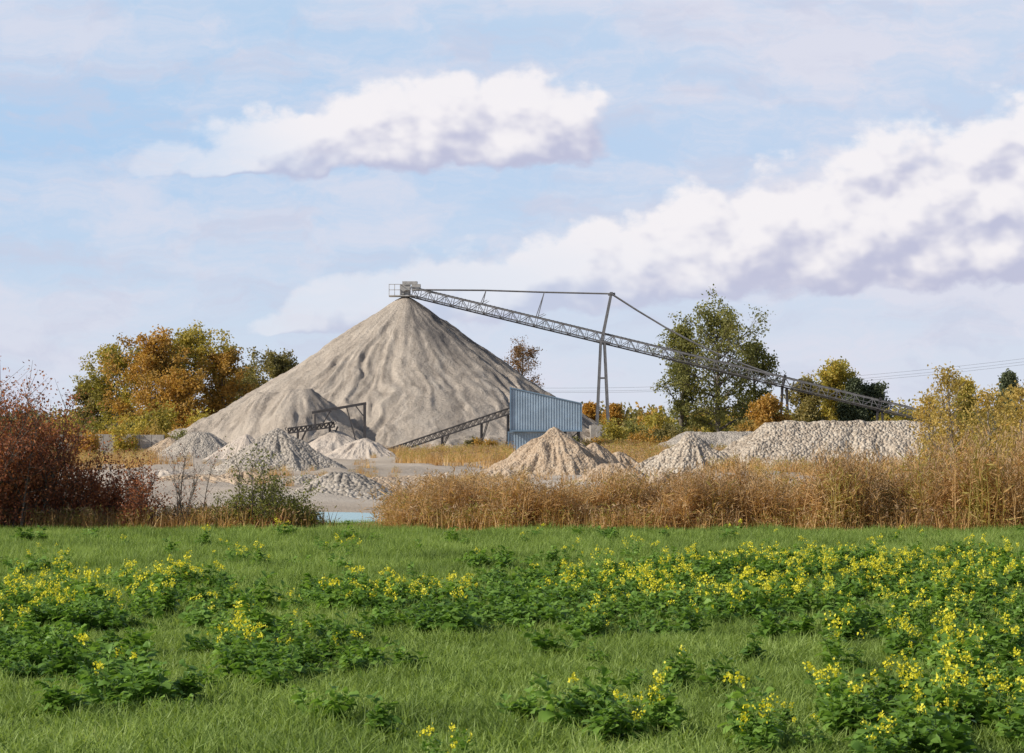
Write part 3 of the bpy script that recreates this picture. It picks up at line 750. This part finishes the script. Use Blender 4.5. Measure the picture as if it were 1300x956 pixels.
patch(200,520,150,290,50,.4,.8)
patch(540,640,100,160,40,.4,.7)
patch(560,1000,82,140,110,.5,.8)
patch(740,830,340,372,120,1.2,2.2)
xy=np.vstack(pts); s=np.concatenate(sc); n=len(s)
scatter('dry_grass',dryV,np.stack([xy[:,0],xy[:,1],gz(xy[:,0],xy[:,1])-.03],1),np.stack([g.normal(0,.05,n),g.normal(0,.05,n),g.uniform(0,6.28,n)],1),np.stack([s,s,s],1),g.integers(0,4,n))
bushV=[shrub('bush_variant_%d'%i,[M_bark,m],3.2,1.9,12,5,3.4,.24,50+i,link=False,spread=.25) for i,m in enumerate((L_or,L_gr,L_ol,L_yg,L_yel))]
B=[]
for px,d,s,i in ((800,360,1.7,1),(815,350,1.4,0),(828,370,1.7,0),(790,370,1.4,3),(845,360,1.6,2),(860,385,1.5,1),(960,360,2.0,0),(940,380,1.8,2),(985,375,1.7,3),(1005,380,1.5,0),
 (170,400,1.7,0),(205,405,2.2,3),(235,400,1.9,0),(255,405,1.9,3),(150,395,1.5,2),(130,390,1.6,0),(190,330,1.3,0),(215,320,1.3,4),(232,345,1.2,1),(165,300,1.3,3),(110,290,1.5,0),
 (730,340,.9,1),(775,355,1.4,3),(768,350,1.0,0),(1185,160,1.1,4),(1210,150,1.3,0),(1245,150,1.5,4),(1280,145,1.5,4),(1300,150,1.7,0),(620,345,1.0,0),(600,350,.9,2),(1040,420,1.8,0),(1130,420,2.2,0),(1160,415,2.4,3),(1020,410,1.7,2)):
    B.append((X(px,d),d,s,i))
for k in range(60):
    px=g.choice([g.uniform(90,300),g.uniform(780,1300)]); d=g.uniform(420,520); B.append((X(px,d),d,g.uniform(1.2,2.2),g.integers(0,5)))
B=np.array(B); n=len(B)
scatter('autumn_bushes',bushV,np.stack([B[:,0],B[:,1],B[:,0]*0],1),np.stack([B[:,0]*0,B[:,0]*0,g.uniform(0,6.28,n)],1),np.stack([B[:,2]]*3,1),B[:,3].astype(int))

# ------------------------------------------------------------ world
SUN_EL=math.radians(33); SAZ=math.radians(72)
sv=Vector((-math.cos(SUN_EL)*math.sin(SAZ),-math.cos(SUN_EL)*math.cos(SAZ),math.sin(SUN_EL)))
w=bpy.data.worlds.new('World'); scene.world=w; w.use_nodes=True; nt=w.node_tree; nt.nodes.clear()
out=nt.nodes.new('ShaderNodeOutputWorld'); bg=nt.nodes.new('ShaderNodeBackground'); bg.inputs[1].default_value=.1; nt.links.new(bg.outputs[0],out.inputs[0])
sky=nt.nodes.new('ShaderNodeTexSky'); sky.sky_type='NISHITA'; sky.sun_disc=False; sky.sun_elevation=SUN_EL
sky.sun_rotation=math.atan2(sv.x,sv.y)%(2*math.pi)
tc=nt.nodes.new('ShaderNodeTexCoord'); sp=nt.nodes.new('ShaderNodeSeparateXYZ'); nt.links.new(tc.outputs['Generated'],sp.inputs[0])
m_=lambda *a,**k: MA(nt,*a,**k)
yy=m_('MAXIMUM',m_('ABSOLUTE',sp.outputs[1]),.15)
U0=m_('MULTIPLY',m_('DIVIDE',sp.outputs[0],yy),F/100); V0=m_('MULTIPLY',m_('DIVIDE',sp.outputs[2],yy),F/100)
def comb(x,y,z=0.): return combn(nt,x,y,z)
CL=[ # cx, base, rx, top
(675,214,100,84),(570,214,115,88),(470,218,120,102),(370,220,120,136),(270,222,110,176),
(1310,365,220,132),(1170,372,170,158),(1040,375,150,196),(920,380,130,230),(810,392,130,264),(690,402,120,296),(580,414,120,314),(470,424,110,342),(385,428,80,380)]
def blobf(U,V):
    best=None
    for cx,b,rx,t in CL:
        h=(b-t)/100; rt=h*.72; rb=h*.28; cu=(cx-650)/100; cv=(550-b)/100+rb
        du=m_('MULTIPLY',m_('SUBTRACT',U,cu),1/(rx/100*1.05)); dv=m_('SUBTRACT',V,cv); dv=m_('MAXIMUM',m_('MULTIPLY',dv,1/(rt*1.05)),m_('MULTIPLY',dv,-1/(rb*1.05)))
        f=m_('SUBTRACT',1.0,m_('ADD',m_('MULTIPLY',du,du),m_('MULTIPLY',dv,dv)))
        best=f if best is None else m_('SMOOTH_MAX',best,f,.3)
    return m_('MULTIPLY',m_('MAXIMUM',best,-1.2),.6)
wv=nt.nodes.new('ShaderNodeTexNoise'); wv.inputs['Scale'].default_value=1.1; wv.inputs['Detail'].default_value=4; nt.links.new(comb(U0,V0,3.3),wv.inputs['Vector'])
s2=nt.nodes.new('ShaderNodeSeparateColor'); nt.links.new(wv.outputs['Color'],s2.inputs[0])
Uw=m_('ADD',U0,m_('MULTIPLY',m_('SUBTRACT',s2.outputs[0],.5),.8)); Vw=m_('ADD',V0,m_('MULTIPLY',m_('SUBTRACT',s2.outputs[1],.5),.55))
def puff(U,V):
    v=nt.nodes.new('ShaderNodeTexVoronoi'); v.voronoi_dimensions='2D'; v.feature='SMOOTH_F1'; v.inputs['Smoothness'].default_value=.3; v.inputs['Scale'].default_value=1.4
    v.inputs['Detail'].default_value=2; v.inputs['Roughness'].default_value=.5; v.normalize=True
    nt.links.new(comb(U,m_('MULTIPLY',V,1.35),0.),v.inputs['Vector']); return m_('MULTIPLY',m_('SUBTRACT',.30,v.outputs['Distance']),.72)
def nz(U,V,det): return m_('MULTIPLY',m_('SUBTRACT',noise(nt,comb(U,m_('MULTIPLY',V,1.4),1.7),1.5,det,.58),.5),.95)
B0=blobf(Uw,Vw); Us=m_('SUBTRACT',Uw,.20); Vs=m_('ADD',Vw,.30); B1=blobf(Us,Vs)
P0=puff(Uw,Vw); P1=puff(Us,Vs)
D0=m_('ADD',m_('ADD',B0,nz(U0,V0,7)),P0)
lo0=m_('ADD',m_('ADD',B0,nz(U0,V0,3)),P0); lo1=m_('ADD',m_('ADD',B1,nz(m_('SUBTRACT',U0,.20),m_('ADD',V0,.30),2)),P1)
def sstep(x,a,b):
    n=nt.nodes.new('ShaderNodeMapRange'); n.interpolation_type='SMOOTHSTEP'; nt.links.new(x,n.inputs[0]); n.inputs[1].default_value=a; n.inputs[2].default_value=b; return n.outputs[0]
mask=sstep(D0,-.05,.26)
lit=sstep(m_('SUBTRACT',lo0,lo1),-.34,.32)
def S(c): return tuple(k*10 for k in c)
ccol=mix(nt,lit,S((.53,.54,.71)),S((.96,.92,.94)))
base=nt.nodes.new('ShaderNodeValToRGB'); e=base.color_ramp.elements
stops=[(0,(.73,.77,.86)),(.25,(.60,.71,.87)),(.6,(.44,.63,.88)),(.85,(.48,.65,.87)),(1,(.52,.67,.87))]
while len(e)<len(stops): e.new(.5)
for i,(p,c) in enumerate(stops): e[i].position=p; e[i].color=(*c,1)
nt.links.new(m_('MULTIPLY',V0,1/6.0,clamp=True),base.inputs[0])
hz=mix(nt,1.0,base.outputs[0],(10,10,10),'MULTIPLY')
Uq=m_('ADD',U0,m_('MULTIPLY',m_('SUBTRACT',s2.outputs[2],.5),2.2)); Vq=m_('ADD',V0,m_('MULTIPLY',m_('SUBTRACT',s2.outputs[0],.5),.5))
veil=sstep(noise(nt,comb(m_('MULTIPLY',Uq,.32),m_('MULTIPLY',Vq,.95),7.),.9,7,.66),.40,.64)
vr=m_('MULTIPLY_ADD',sstep(U0,-3.5,5.),.36,m_('MULTIPLY',veil,.80),clamp=True)
hz=mix(nt,vr,hz,S((.73,.745,.86)))
hz=mix(nt,m_('MULTIPLY',sstep(noise(nt,comb(m_('MULTIPLY',Uq,.5),m_('MULTIPLY',Vq,1.3),2.),1.2,6,.64),.48,.70),.6),hz,S((.60,.63,.78)))
thin=m_('MULTIPLY_ADD',sstep(m_('SUBTRACT',V0,m_('MULTIPLY',U0,-.30)),1.0,3.4),.54,.40)
thin=m_('MULTIPLY',thin,m_('MULTIPLY_ADD',sstep(U0,-4.8,-2.4),.55,.45))
full=mix(nt,m_('MULTIPLY',mask,thin),hz,ccol)
n=nt.nodes.new('ShaderNodeMapRange'); nt.links.new(sp.outputs[2],n.inputs[0]); n.inputs[1].default_value=.22; n.inputs[2].default_value=.40; n.inputs[3].default_value=1; n.inputs[4].default_value=0
fin=mix(nt,m_('MULTIPLY',n.outputs[0],.95),sky.outputs[0],full)
nt.links.new(fin,bg.inputs[0])
try: w.cycles.sampling_method='NONE'
except Exception as ex: print(ex)
sl=bpy.data.lights.new('sun','SUN'); sl.energy=5.0; sl.angle=math.radians(.5); sl.color=(1,.935,.84)
so=bpy.data.objects.new('sun',sl); COL.objects.link(so); so.rotation_euler=sv.to_track_quat('Z','Y').to_euler(); so.location=(-50,-50,80)
cam=bpy.data.cameras.new('camera'); co=bpy.data.objects.new('camera',cam); COL.objects.link(co); co.location=(0,0,CAMH); co.rotation_euler=(math.pi/2,0,0)
cam.lens=85; cam.sensor_width=36; cam.shift_y=(HOR-478)/1300; cam.clip_end=20000; scene.camera=co
scene.view_settings.view_transform='Standard'; scene.view_settings.look='None'; scene.view_settings.exposure=0
